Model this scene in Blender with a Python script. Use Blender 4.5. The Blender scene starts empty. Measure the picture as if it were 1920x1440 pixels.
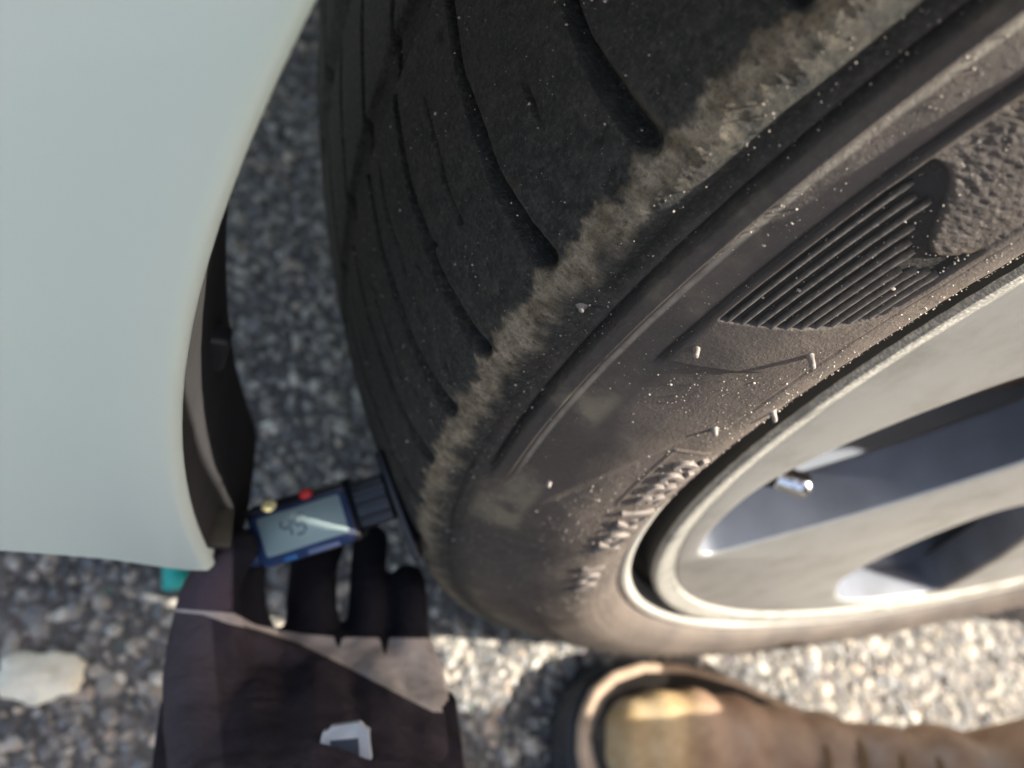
import bpy, bmesh, math, random
import numpy as np
from mathutils import Vector, Matrix
random.seed(7); RNG = np.random.default_rng(7)
SC = bpy.context.scene
COL = SC.collection
R = math.radians
# ------------------------------------------------------------------ camera
CAM = np.array([-0.37839, -0.11769, 0.44581])
AX = np.array([[0.90553981, -0.08056902, 0.41654086],      # camera right
               [0.15533304, -0.85067033, -0.50222668],     # camera down
               [0.39480286, 0.51948881, -0.75780081]])     # camera forward
FPX = 1553.7
cd = bpy.data.cameras.new('camera'); cam = bpy.data.objects.new('camera', cd); COL.objects.link(cam)
m = Matrix(((AX[0][0], -AX[1][0], -AX[2][0], CAM[0]), (AX[0][1], -AX[1][1], -AX[2][1], CAM[1]),
            (AX[0][2], -AX[1][2], -AX[2][2], CAM[2]), (0, 0, 0, 1)))
cam.matrix_world = m
cd.sensor_width = 36; cd.lens = 36 * FPX / 1920; cd.clip_start = .005; cd.clip_end = 400
cd.dof.use_dof = True; cd.dof.focus_distance = .145; cd.dof.aperture_fstop = cd.lens / 2.2
SC.camera = cam
# ------------------------------------------------------------------ sky, sun, exposure
SUN = Vector((0.64, -0.26, 0.74)).normalized()
w = bpy.data.worlds.new('World'); SC.world = w; w.use_nodes = True
nt = w.node_tree; nt.nodes.clear()
sky = nt.nodes.new('ShaderNodeTexSky'); sky.sky_type = 'NISHITA'; sky.sun_disc = False
sky.sun_elevation = math.asin(SUN.z); sky.sun_rotation = math.atan2(SUN.x, SUN.y); sky.dust_density = 4; sky.ozone_density = .6
bg = nt.nodes.new('ShaderNodeBackground'); bg.inputs[1].default_value = .15
out = nt.nodes.new('ShaderNodeOutputWorld')
tint = nt.nodes.new('ShaderNodeMix'); tint.data_type = 'RGBA'; tint.blend_type = 'MULTIPLY'; tint.inputs[0].default_value = 1
tint.inputs[7].default_value = (1.06, 1.00, .93, 1)      # camera white balance for open shade
nt.links.new(sky.outputs[0], tint.inputs[6]); nt.links.new(tint.outputs[2], bg.inputs[0]); nt.links.new(bg.outputs[0], out.inputs[0])
sd = bpy.data.lights.new('sun', 'SUN'); sd.energy = 5.0; sd.angle = R(.5); sd.color = (1, .93, .80)
so = bpy.data.objects.new('sun', sd); COL.objects.link(so)
so.rotation_euler = SUN.to_track_quat('Z', 'Y').to_euler()
SC.view_settings.view_transform = 'Standard'; SC.view_settings.look = 'None'
SC.view_settings.gamma = 1; SC.view_settings.exposure = 1.42
SC.view_settings.use_curve_mapping = False

# ------------------------------------------------------------------ helpers
def mesh_np(name, V, F, parent=None, mat=None, smooth=True, link=True):
    """V n x 3, F m x k (k 3 or 4), numpy"""
    V = np.asarray(V, np.float32); F = np.asarray(F, np.int32)
    me = bpy.data.meshes.new(name)
    me.vertices.add(len(V)); me.vertices.foreach_set('co', V.ravel())
    k = F.shape[1]
    me.loops.add(F.size); me.loops.foreach_set('vertex_index', F.ravel())
    me.polygons.add(len(F)); me.polygons.foreach_set('loop_start', np.arange(0, F.size, k, dtype=np.int32))
    me.update(calc_edges=True); me.validate()
    me.polygons.foreach_set('use_smooth', np.full(len(me.polygons), smooth))
    if mat:
        for mm in (mat if isinstance(mat, (list, tuple)) else [mat]): me.materials.append(mm)
    o = bpy.data.objects.new(name, me)
    if link: COL.objects.link(o)
    if parent is not None: o.parent = parent
    return o
def grid_faces(n, m, wrap_m=False):
    i = np.arange(n - 1)[:, None]; j = np.arange(m if wrap_m else m - 1)[None, :]
    a = i * m + j; b = i * m + (j + 1) % m; c = (i + 1) * m + (j + 1) % m; d = (i + 1) * m + j
    return np.stack([a + 0 * b, b, c, d + 0 * b], -1).reshape(-1, 4)
def from_bm(name, bm, parent=None, mat=None, smooth=True):
    me = bpy.data.meshes.new(name); bm.normal_update(); bm.to_mesh(me); bm.free()
    for p in me.polygons: p.use_smooth = smooth
    if mat: me.materials.append(mat)
    o = bpy.data.objects.new(name, me); COL.objects.link(o)
    if parent is not None: o.parent = parent
    return o
def empty(name, loc=(0, 0, 0), parent=None):
    o = bpy.data.objects.new(name, None); COL.objects.link(o); o.location = loc; o.empty_display_size = .05
    if parent is not None: o.parent = parent
    return o
def tag(o, label, cat, group=None):
    o['label'] = label; o['category'] = cat
    if group: o['group'] = group
    return o
def ss(x, a, b):
    t = np.clip((x - a) / (b - a), 0, 1); return t * t * (3 - 2 * t)
def gau(x, s): return np.exp(-(x / s) ** 2)
def vnoise(x, y, seed=0):
    """smooth value noise, unit cells"""
    g = np.random.default_rng(seed).random((256, 256))
    xi = np.floor(x).astype(int); yi = np.floor(y).astype(int); fx = x - xi; fy = y - yi
    fx = fx * fx * (3 - 2 * fx); fy = fy * fy * (3 - 2 * fy)
    q = lambda i, j: g[(xi + i) % 256, (yi + j) % 256]
    return (q(0, 0) * (1 - fx) + q(1, 0) * fx) * (1 - fy) + (q(0, 1) * (1 - fx) + q(1, 1) * fx) * fy
def bevel_box(name, size, parent, mat, bev=.001, loc=(0, 0, 0), seg=3, taper=None, smooth=True):
    bm = bmesh.new(); bmesh.ops.create_cube(bm, size=1)
    for v in bm.verts: v.co = Vector((v.co.x * size[0], v.co.y * size[1], v.co.z * size[2]))
    if taper: taper(bm)
    bmesh.ops.bevel(bm, geom=bm.edges[:], offset=bev, segments=seg, affect='EDGES', profile=.5)
    for v in bm.verts: v.co += Vector(loc)
    return from_bm(name, bm, parent, mat, smooth)

class N:
    """tiny node builder"""
    def __init__(s, name):
        s.m = bpy.data.materials.new(name); s.m.use_nodes = True; s.t = s.m.node_tree
        s.b = s.t.nodes['Principled BSDF']
    def n(s, t, **k):
        o = s.t.nodes.new('ShaderNode' + t)
        for a, v in k.items():
            if a.startswith('i_'): o.inputs[a[2:].replace('_', ' ')].default_value = v
            else: setattr(o, a, v)
        return o
    def l(s, a, b): s.t.links.new(a, b)
    def math(s, op, a, b=None, c=None, clamp=False):
        o = s.n('Math', operation=op); o.use_clamp = clamp
        for i, v in enumerate((a, b, c)):
            if v is None: continue
            if isinstance(v, (int, float)): o.inputs[i].default_value = v
            else: s.l(v, o.inputs[i])
        return o.outputs[0]
    def rng(s, v, a, b, c=0., d=1.):
        o = s.n('MapRange'); o.interpolation_type = 'SMOOTHSTEP'
        s.l(v, o.inputs[0])
        for i, q in enumerate((a, b, c, d)): o.inputs[i + 1].default_value = q
        return o.outputs[0]
    def noise(s, vec, scale, detail=4, rough=.55, off=None):
        o = s.n('TexNoise'); o.inputs['Scale'].default_value = scale; o.inputs['Detail'].default_value = detail
        o.inputs['Roughness'].default_value = rough
        if off is not None or isinstance(vec, tuple):
            mp = s.n('Mapping')
            if isinstance(vec, tuple): vec, sc = vec; mp.inputs['Scale'].default_value = sc
            if off: mp.inputs['Location'].default_value = off
            s.l(vec, mp.inputs[0]); vec = mp.outputs[0]
        s.l(vec, o.inputs['Vector']); return o.outputs['Fac']
    def mix(s, f, a, b, blend='MIX'):
        o = s.n('Mix', data_type='RGBA', blend_type=blend)
        for k, v in (('Factor', f), ('A', a), ('B', b)):
            i = [x for x in o.inputs if x.name == k and (x.type == 'RGBA' or (k == 'Factor' and x.type == 'VALUE'))][0]
            if isinstance(v, (int, float)): i.default_value = v
            elif isinstance(v, tuple): i.default_value = (*v, 1) if len(v) == 3 else v
            else: s.l(v, i)
        return [x for x in o.outputs if x.type == 'RGBA'][0]
    def bump(s, h, dist, strength=1., nrm=None):
        o = s.n('Bump'); o.inputs['Distance'].default_value = dist; o.inputs['Strength'].default_value = strength
        s.l(h, o.inputs['Height'])
        if nrm is not None: s.l(nrm, o.inputs['Normal'])
        return o.outputs[0]
    def set(s, **k):
        for a, v in k.items():
            i = s.b.inputs[a.replace('_', ' ')]
            if isinstance(v, (int, float)): i.default_value = v
            elif isinstance(v, tuple): i.default_value = (*v, 1) if len(v) == 3 else v
            else: s.l(v, i)
        return s.m
    def obj(s): return s.n('TexCoord').outputs['Object']
    def geo(s): return s.n('NewGeometry')

def simple(name, col, rough=.5, metal=0., bump=None, var=0., scale=200, coat=0.):
    q = N(name); oc = q.obj()
    c = col
    if var:
        c = q.mix(q.rng(q.noise(oc, scale * .3, 5), .3, .7), tuple(x * (1 - var) for x in col), tuple(min(1, x * (1 + var)) for x in col))
    q.set(Base_Color=c, Roughness=rough, Metallic=metal, Coat_Weight=coat)
    if bump: q.set(Normal=q.bump(q.noise(oc, scale, 4), bump))
    return q.m

# ------------------------------------------------------------------ materials
# asphalt aggregate
q = N('aggregate'); g = q.geo(); ri = g.outputs['Random Per Island']
cr = q.n('ValToRGB'); q.l(ri, cr.inputs[0]); e = cr.color_ramp; e.interpolation = 'LINEAR'
stops = [(0, (.085, .085, .088)), (.14, (.17, .172, .18)), (.30, (.28, .265, .25)), (.44, (.22, .235, .26)), (.56, (.40, .355, .30)),
         (.68, (.35, .345, .335)), (.79, (.50, .45, .375)), (.88, (.56, .54, .50)), (.95, (.56, .44, .35)), (1, (.74, .71, .63))]
while len(e.elements) > 1: e.elements.remove(e.elements[0])
e.elements[0].position = 0; e.elements[0].color = (*stops[0][1], 1)
for p, c in stops[1:]:
    x = e.elements.new(p); x.color = (*c, 1)
pos = g.outputs['Position']
nn = q.noise(pos, 900, 5, .6)
c = q.mix(q.rng(nn, .3, .7), cr.outputs[0], (.10, .098, .095)); 
c2 = q.mix(.62, c, cr.outputs[0])
M_AGG = q.set(Base_Color=c2, Roughness=.8, Normal=q.bump(nn, .0006))
q = N('asphalt'); oc = q.obj()
n1 = q.noise(oc, 260, 6, .65); n2 = q.noise(oc, 9, 3)
vo = q.n('TexVoronoi'); vo.inputs['Scale'].default_value = 110; q.l(oc, vo.inputs['Vector'])
c = q.mix(q.rng(n1, .3, .75), (.09, .086, .082), (.27, .255, .24))
c = q.mix(q.math('MULTIPLY', q.rng(n2, .3, .7), .35), c, (.11, .105, .10))
c = q.mix(q.rng(vo.outputs['Distance'], .0, .35, .5, 0), c, vo.outputs['Color'], 'SOFT_LIGHT')
M_ASPH = q.set(Base_Color=c, Roughness=.9, Normal=q.bump(n1, .004))

# tyre rubber : attribute st = (arclength over profile, arc along circumference, axial)
q = N('tyre_rubber')
at = q.n('Attribute'); at.attribute_name = 'st'; sp = q.n('SeparateXYZ'); q.l(at.outputs['Vector'], sp.inputs[0])
S_, T_, RR = sp.outputs
vec = at.outputs['Vector']; oc = q.obj()
fine = q.noise(oc, 1500, 5, .7); med = q.noise(oc, 260, 5, .6); big = q.noise(oc, 28, 4, .55)
side = q.rng(S_, .074, .088, 1, 0)         # 1 on the sidewall
base = q.mix(q.rng(med, .35, .7), (.042, .045, .040), (.098, .096, .084))
base = q.mix(q.math('MULTIPLY', q.rng(fine, .52, .72), .5), base, (.15, .145, .13))
sw = q.mix(q.rng(big, .3, .7), (.075, .063, .057), (.125, .102, .088))
sw = q.mix(q.math('MULTIPLY', q.rng(fine, .5, .75), .45), sw, (.16, .135, .115))
c = q.mix(side, base, sw)
# olive tint far up the sidewall near the panel
ol = q.math('MULTIPLY', q.rng(q.noise(oc, 17, 3, .5, (3, 1, 2)), .5, .68), q.rng(S_, .060, .072))
c = q.mix(q.math('MULTIPLY', ol, .22), c, (.10, .092, .068))
# brown dirt near grooves
br = q.math('MULTIPLY', q.rng(q.noise(oc, 70, 6, .7, (9, 1, 2)), .58, .70), .55)
c = q.mix(br, c, (.10, .075, .05))
# scuffed shoulder band
wob = q.math('MULTIPLY', q.math('SUBTRACT', q.noise((vec, (90, 150, 0)), 1.0, 4, .6), .5), .013)
sw1 = q.math('ADD', S_, wob)
band = q.math('MULTIPLY', q.rng(sw1, .0868, .0922), q.rng(sw1, .0945, .0968, 1, 0))
streak = q.noise((vec, (330, 620, 0)), 1.0, 6, .72)
streak2 = q.noise(oc, 420, 5, .7)
band = q.math('MULTIPLY', band, q.rng(streak, .34, .60, .5, 1))
band = q.math('MULTIPLY', band, q.rng(streak2, .28, .5, .6, 1))
band = q.math('MULTIPLY', band, q.rng(q.noise(oc, 34, 4, .6, (5, 5, 1)), .30, .5, .55, 1))
c = q.mix(q.math('MULTIPLY', band, .9), c, q.mix(q.rng(med, .35, .65), (.42, .33, .21), (.80, .67, .48)))
# smear of the same dirt along the raised ring and the edge of the shoulder
b2 = q.math('MULTIPLY', q.math('MULTIPLY', q.rng(S_, .0660, .0690), q.rng(S_, .079, .083, 1, 0)), q.rng(q.noise(oc, 24, 5, .6, (2, 7, 1)), .50, .62))
c = q.mix(q.math('MULTIPLY', b2, .75), c, (.27, .235, .165))
crum = q.noise(oc, 900, 7, .8); scr = q.noise((vec, (1500, 130, 0)), 1.0, 5, .7)
ridge_glint = q.math('MULTIPLY', q.math('MULTIPLY', q.rng(S_, .0738, .0745), q.rng(S_, .0748, .0756, 1, 0)), q.rng(T_, 1.032, 1.012))  # sun highlight along the ring crest, painted into the rubber colour
c = q.mix(q.math('MULTIPLY', ridge_glint, q.rng(med, .25, .6, .35, .9)), c, (.34, .31, .26))
du = q.n('Attribute'); du.attribute_name = 'lit_dust'
c = q.mix(q.math('MULTIPLY', du.outputs['Fac'], q.rng(med, .25, .6, .3, .8)), c, (.26, .235, .185))  # paler groove ramps: lit edge painted in together with tan dust
ca = q.n('Attribute'); ca.attribute_name = 'cavity_shade'
c = q.mix(q.math('MULTIPLY', ca.outputs['Fac'], .85), c, (.014, .014, .014))  # near-black in recess, crevices and groove walls: shade put into the colour
hb = q.math('ADD', q.math('ADD', q.math('MULTIPLY', fine, .5), med), q.math('MULTIPLY', q.math('MULTIPLY', q.math('ADD', crum, q.math('MULTIPLY', scr, .5)), 3.2), q.math('SUBTRACT', 1.10, side)))
bmpa = q.bump(hb, .00055)
c = q.mix(q.math('MULTIPLY', q.math('MULTIPLY', q.rng(crum, .50, .66), .75), q.math('SUBTRACT', 1.0, side)), c, (.165, .16, .14))
c = q.mix(q.math('MULTIPLY', q.math('MULTIPLY', q.rng(crum, .5, .36), .6), q.math('SUBTRACT', 1.0, side)), c, (.018, .020, .019))
c = q.mix(q.math('MULTIPLY', q.math('MULTIPLY', q.rng(scr, .60, .70), .45), q.math('SUBTRACT', 1.0, side)), c, (.14, .125, .105))
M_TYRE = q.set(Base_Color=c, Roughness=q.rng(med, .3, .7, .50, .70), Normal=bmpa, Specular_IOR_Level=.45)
M_RIBR = simple('moulded_rubber', (.17, .15, .135), .5, bump=.0003, var=.35, scale=900)
q = N('rib_rubber'); oc = q.obj(); ca = q.n('Attribute'); ca.attribute_name = 'cavity_shade'; nz = q.noise(oc, 900, 4, .6)
M_RIB2 = q.set(Base_Color=q.mix(ca.outputs['Fac'], q.mix(q.rng(nz, .3, .7), (.13, .115, .10), (.24, .21, .185)), (.014, .014, .014)), Roughness=.5, Normal=q.bump(nz, .0002))  # rib sides painted near black as shade, tops left pale
M_LETT = simple('lettering_rubber', (.19, .165, .15), .48, bump=.0002, var=.25, scale=900)
M_GRIT = simple('grit', (.42, .38, .32), .6)

# silver wheel paint
q = N('wheel_silver'); oc = q.obj()
fl = q.noise(oc, 2600, 3, .8); dirt = q.noise(oc, 40, 6, .65)
c = q.mix(q.rng(dirt, .42, .75), (.40, .405, .40), (.28, .275, .26))
sc = q.math('MULTIPLY', q.rng(fl, .62, .72), .5)
M_RIM = q.set(Base_Color=q.mix(sc, c, (.85, .84, .8)), Metallic=.55, Roughness=q.rng(dirt, .3, .8, .36, .52), Normal=q.bump(fl, .00006), Coat_Weight=0.)
# scuffed flange
q = N('scuffed_flange'); oc = q.obj()
scn = q.noise((oc, (1, 1, 2.5)), 900, 6, .8); big = q.noise(oc, 60, 3)
k = q.math('MULTIPLY', q.rng(scn, .47, .58), q.rng(big, .35, .5))
M_FLG = q.set(Base_Color=q.mix(k, (.30, .295, .28), (.66, .64, .58)), Metallic=.6, Roughness=q.rng(scn, .3, .7, .5, .7), Normal=q.bump(scn, .0006))
M_EDGE = simple('outer_edge_silver', (.46, .45, .42), .55, metal=.3, var=.12, scale=60)
M_CHAN = simple('channel_shade', (.016, .015, .014), .7, var=.3, scale=90)  # near-black colour stands in for shade on the channel metal
M_BARREL = simple('barrel_paint', (.15, .165, .20), .6, metal=.2, var=.15, scale=30)
M_DISC = simple('cast_iron', (.17, .13, .11), .45, metal=.7, var=.3, scale=60)
M_BLACK = simple('black_plastic', (.018, .019, .022), .55, var=.3, scale=80, bump=.0004)
M_LINER = simple('liner_plastic', (.017, .016, .018), .85, var=.45, scale=50, bump=.001)
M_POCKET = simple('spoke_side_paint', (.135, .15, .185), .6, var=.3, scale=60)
M_CHROME = simple('chrome', (.8, .8, .8), .12, metal=1)
# white paint
q = N('white_paint'); oc = q.obj()
pn = q.noise(oc, 14, 3); dn = q.noise(oc, 120, 5, .7)
c = q.mix(q.rng(pn, .3, .7), (.56, .66, .605), (.58, .66, .625))
c = q.mix(q.math('MULTIPLY', q.rng(dn, .66, .74), .2), c, (.42, .44, .42))
c = q.mix(q.math('MULTIPLY', q.rng(q.noise(oc, 420, 3, .6), .765, .79), .8), c, (.10, .11, .10))
M_PAINT = q.set(Base_Color=c, Roughness=.32, Coat_Weight=.5, Coat_Roughness=.05, Normal=q.bump(q.noise(oc, 300, 2), .00003))

# ------------------------------------------------------------------ ground
def make_ground():
    V = [(-60, -60, 0), (60, -60, 0), (60, 60, 0), (-60, 60, 0)]
    n = 61
    # near field is finely divided so that it undulates, far field is one skirt
    xs = np.concatenate([[-90, -20, -5], np.linspace(-1.6, 1.8, 120), [5, 20, 90]])
    ys = np.concatenate([[-90, -20, -5], np.linspace(-1.4, 2.0, 120), [5, 20, 90]])
    X, Y = np.meshgrid(xs, ys, indexing='ij')
    Z = -.0035 + .0022 * (vnoise(X * 40 + 200, Y * 40 + 200, 1) - .5) * ((abs(X) < 1.7) & (abs(Y) < 2.1))
    Vv = np.stack([X, Y, Z], -1).reshape(-1, 3)
    o = mesh_np('ground', Vv, grid_faces(len(xs), len(ys)), mat=M_ASPH)
    o['kind'] = 'structure'; o['label'] = 'coarse worn asphalt of the car park'
make_ground()
def rock_verts(n, cx, cy, cz, size, flat=.6, seed=3, detail=1):
    rg = np.random.default_rng(seed)
    t = (1 + 5 ** .5) / 2
    ico = np.array([(-1, t, 0), (1, t, 0), (-1, -t, 0), (1, -t, 0), (0, -1, t), (0, 1, t), (0, -1, -t), (0, 1, -t), (t, 0, -1), (t, 0, 1), (-t, 0, -1), (-t, 0, 1)], float)
    ico /= np.linalg.norm(ico[0])
    F = np.array([(0, 11, 5), (0, 5, 1), (0, 1, 7), (0, 7, 10), (0, 10, 11), (1, 5, 9), (5, 11, 4), (11, 10, 2), (10, 7, 6), (7, 1, 8), (3, 9, 4), (3, 4, 2), (3, 2, 6), (3, 6, 8), (3, 8, 9), (4, 9, 5), (2, 4, 11), (6, 2, 10), (8, 6, 7), (9, 8, 1)])
    k = rg.uniform(.72, 1.25, (n, 12, 1))
    P = ico[None] * k * (np.stack([rg.uniform(.75, 1.3, n), rg.uniform(.75, 1.3, n), rg.uniform(.6, 1.0, n) * flat / .6 * .8], -1)[:, None])
    a = rg.uniform(0, 6.28, n); b = rg.uniform(-.5, .5, n)
    ca, sa, cb, sb = np.cos(a), np.sin(a), np.cos(b), np.sin(b)
    x, y, z = P[..., 0], P[..., 1], P[..., 2]
    y2 = y * cb[:, None] - z * sb[:, None]; z2 = y * sb[:, None] + z * cb[:, None]
    x3 = x * ca[:, None] - y2 * sa[:, None]; y3 = x * sa[:, None] + y2 * ca[:, None]
    P = np.stack([x3, y3, z2], -1) * size[:, None, None] + np.stack([cx, cy, cz], -1)[:, None]
    FF = (F[None] + 12 * np.arange(n)[:, None, None]).reshape(-1, 3)
    return P.reshape(-1, 3), FF
def make_aggregate():
    rg = np.random.default_rng(11)
    st = .0050
    gx, gy = np.meshgrid(np.arange(-.66, .66, st), np.arange(-.26, .86, st), indexing='ij')
    gx = gx.ravel(); gy = gy.ravel(); n = len(gx)
    gx = gx + rg.uniform(-.0029, .0029, n); gy = gy + rg.uniform(-.0029, .0029, n)
    size = np.clip(rg.lognormal(math.log(.0027), .40, n), .0013, .0072)
    gz = -.0030 - size * .25 + rg.uniform(-.001, .0008, n)
    P, F = rock_verts(n, gx, gy, gz, size, .6, 5)
    o = mesh_np('asphalt_aggregate', P, F, mat=M_AGG, smooth=False); o['kind'] = 'stuff'
    o['label'] = 'grey, tan and bluish stones showing in the worn asphalt'
make_aggregate()

# ------------------------------------------------------------------ car
ARCH_R, ARCH_C, YC = .3735, .328, -.035
car = empty('parked_car', (0, 0, 0))
tag(car, 'white car beside the wheel, its front wing and turned front wheel filling the photo', 'car')
def arch_panel():
    # inner (arch) curve and outer curve, both from front lower corner over the wheel to the rear lower corner
    a0, a1 = R(198.4), R(-18)
    n = 160
    an = np.linspace(a0, a1, n)
    ci = np.stack([ARCH_R * np.cos(an), ARCH_C + ARCH_R * np.sin(an)], -1)
    # outer: down the front bumper, along the bonnet edge, down the door
    key = np.array([(-.62, .235), (-.66, .30), (-.68, .48), (-.60, .66), (-.35, .80), (0, .86), (.5, .90), (1.3, .94), (1.7, .94), (1.72, .6), (1.72, .22)])
    t = np.linspace(0, 1, len(key)); tt = np.linspace(0, 1, n)
    co = np.stack([np.interp(tt, t, key[:, 0]), np.interp(tt, t, key[:, 1])], -1)
    us = np.concatenate([[0, .006, .012, .020, .03, .045], np.linspace(.06, 1, 26)])
    rows = []
    # folded flange behind the lip, then the rounded lip, then the panel
    for dr, y in ((.012, .0055), (.0045, .0052), (.0016, .0044), (.0004, .0032), (.0, .0022), (.0003, .0011), (.0012, .0003)):
        rr = ARCH_R + dr
        rows.append(np.stack([rr * np.cos(an), np.full(n, YC + y), ARCH_C + rr * np.sin(an)], -1))
    for u in us[1:]:
        p = ci + (co - ci) * u
        d = np.linalg.norm(p - ci, axis=1)
        y = YC - .0010 * (1 - np.exp(-d / .004)) + .0012 * ss(d, .006, .03) - .006 * ss(d, .02, .2)
        y = y + .16 * ss(-p[:, 0], .50, .80) ** 1.5 + .10 * ss(p[:, 1], .74, .98) ** 1.5
        rows.append(np.stack([p[:, 0], y, p[:, 1]], -1))
    G = np.array(rows)
    o = mesh_np('front_wing', G.reshape(-1, 3), grid_faces(G.shape[0], G.shape[1]), car, M_PAINT)
    # lower return edge of the bumper corner: rolled under
    low = G[5:, 0]; prof = []
    for k, (dy, dz) in enumerate(((0, 0), (.0006, -.0012), (.0024, -.0022), (.006, -.0026), (.03, -.001))):
        prof.append(low + np.array([0, dy, dz]))
    P = np.array(prof)
    mesh_np('bumper_lower_edge', P.reshape(-1, 3), grid_faces(P.shape[0], P.shape[1]), car, M_PAINT)
    return o
arch_panel()
def liner():
    n = 120; an = np.linspace(R(203), R(-20), n)
    rows = []
    for y, r in ((-.031, .3765), (-.020, .3750), (-.005, .3725), (.012, .3715), (.022, .3712), (.028, .3725), (.033, .376), (.050, .390), (.12, .398), (.30, .398), (.32, .38)):
        rr = r + .0012 * np.sin(an * 9) * (y > .0)
        if y > .045: rr = rr
        rows.append(np.stack([rr * np.cos(an), np.full(n, y), ARCH_C + rr * np.sin(an)], -1))
    # the deep part of the liner only covers the top of the well
    G = np.array(rows)
    o = mesh_np('wheel_arch_liner', G[:8].reshape(-1, 3), grid_faces(8, n), car, M_LINER)
    an2 = np.linspace(R(158), R(22), 60)
    G2 = np.array([np.stack([r * np.cos(an2), np.full(60, y), ARCH_C + r * np.sin(an2)], -1) for y, r in ((.050, .39), (.12, .398), (.30, .398), (.34, .36))])
    mesh_np('wheel_well', G2.reshape(-1, 3), grid_faces(4, 60), car, M_LINER)
    # fixing bracket at the foot of the liner
    bevel_box('liner_bracket', (.008, .012, .003), car, simple('dusty_bracket', (.03, .03, .022), .6, var=.4), .0010, (-.3545, -.022, .2085))
    bevel_box('liner_clip', (.010, .006, .014), car, M_BLACK, .0015, (-.3670, .004, .262))
liner()
def shell():
    # bonnet, nose, underbody: the rest of the car above and behind the wheel
    xs = np.linspace(-.66, 1.7, 30); ys = np.concatenate([np.linspace(.045, .3, 8), np.linspace(.4, 1.55, 14)])
    X, Y = np.meshgrid(xs, ys, indexing='ij')
    Z = np.interp(X, [-.68, -.6, -.35, 0, .5, 1.3, 1.7], [.60, .66, .80, .86, .90, .94, .94]) + .05 * np.sin(np.clip((Y - .04) / 1.5, 0, 1) * math.pi)
    mesh_np('bonnet', np.stack([X, Y, Z], -1).reshape(-1, 3), grid_faces(30, 22), car, M_PAINT)
    bm = bmesh.new()
    def bx(x0, x1, y0, y1, z0, z1):
        r = bmesh.ops.create_cube(bm, size=1)
        for v in r['verts']: v.co = Vector(((x0 + x1) / 2 + v.co.x * (x1 - x0), (y0 + y1) / 2 + v.co.y * (y1 - y0), (z0 + z1) / 2 + v.co.z * (z1 - z0)))
    bx(-.42, 1.7, .42, 1.25, .26, .34); bx(.45, 1.7, .06, .42, .24, .30)
    from_bm('underbody', bm, car, M_BLACK, False)
    xs = np.linspace(0, 1, 24); V = []
    for z, d in ((.235, .06), (.3, 0), (.42, -.02), (.55, .02), (.62, .06)):
        V += [(-.66 - .16 * math.sin(math.pi * t) + d, .14 + 1.3 * t, z) for t in xs]
    mesh_np('front_bumper', np.array(V), grid_faces(5, 24), car, M_PAINT)
shell()

# ------------------------------------------------------------------ wheel
wheel = empty('wheel', (0, 0, .334), car); wheel.rotation_euler = (0, 0, R(7))
CTRL = np.array([(.2470, -.0200), (.2500, -.0190), (.2530, -.0150), (.2548, -.0080), (.2551, -.0030), (.2552, .0002), (.2556, .0009), (.2563, .0017), (.2576, .0028),
                 (.262, .0060), (.27, .0079), (.277, .0068), (.285, .0052), (.2925, .0016), (.2985, -.0020), (.3028, -.0046), (.3075, -.0064), (.312, -.0080), (.3160, -.0103), (.3194, -.0138), (.3222, -.0215),
                 (.3250, -.0310), (.3280, -.0450), (.3310, -.0600), (.3337, -.0800), (.3355, -.1050), (.336, -.1300), (.3350, -.1650), (.3310, -.2000), (.322, -.2220), (.305, -.2360), (.27, -.2400), (.245, -.2250)])
def profile():
    d = np.r_[0, np.cumsum(np.linalg.norm(np.diff(CTRL, axis=0), axis=1))]
    s = np.concatenate([np.arange(0, .012, .0007), np.arange(.012, .112, .00042), np.arange(.112, .205, .0008), np.arange(.205, d[-1], .005)])
    sf = np.arange(-.01, d[-1] + .01, .0002)
    r = np.interp(sf, d, CTRL[:, 0]); a = np.interp(sf, d, CTRL[:, 1])
    def smooth(y, sig):
        k = np.arange(-int(4 * sig), int(4 * sig) + 1); g = np.exp(-k ** 2 / (2 * sig ** 2)); g /= g.sum()
        return np.convolve(np.pad(y, len(k) // 2, 'edge'), g, 'valid')
    ra, aa = smooth(r, 3), smooth(a, 3); rb, ab = smooth(r, 12), smooth(a, 12)
    f = ss(sf, .018, .03); r = ra * (1 - f) + rb * f; a = aa * (1 - f) + ab * f
    R_ = np.interp(s, sf, r); A_ = np.interp(s, sf, a)
    dr = np.interp(s, sf, np.gradient(r)); da = np.interp(s, sf, np.gradient(a))
    L = np.hypot(dr, da) + 1e-12
    # normal (outwards): rotate tangent (dr,da); tangent goes outward in r on the sidewall, normal is +a there
    NR, NA = -da / L, dr / L
    return s, R_, A_, NR, NA
PS, PRr, PA, PNR, PNA = profile()
S_CREST = np.interp(.2549, PRr[:60], PS[:60])
def s_of_r(r):   # on the sidewall
    k = PRr < .3195; k &= PS < .0965
    return np.interp(r, PRr[k], PS[k])
def pt(r, th, h=0.):
    """wheel-local point on the sidewall at radius r, angle th (deg), lifted h off the rubber"""
    s = s_of_r(r); a = np.interp(s, PS, PA); nr = np.interp(s, PS, PNR); na = np.interp(s, PS, PNA)
    r2 = r + nr * h; a2 = a + na * h; t = np.radians(th)
    return np.stack([r2 * np.cos(t), -a2 + 0 * t, r2 * np.sin(t)], -1)
E1r = np.array([.2725, .2758, .2793, .287, .2951]); E1t = np.array([173.2, 174.75, 176.5, 177.3, 178.3])
E2r = np.array([.2740, .2752, .2775, .2806, .2850, .2892, .2942]); E2t = np.array([170.6, 172.2, 172.9, 173.55, 174.2, 174.75, 175.4])
GR0 = [166.9 - 5.1, 166.9, 172.05, 177.35, 182.6, 186.9, 191.5, 196.5, 201.5, 206.5, 211.5, 216.5]
ALL_G = GR0 + list(np.arange(221.5, 360 + 156, 5.1))
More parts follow.
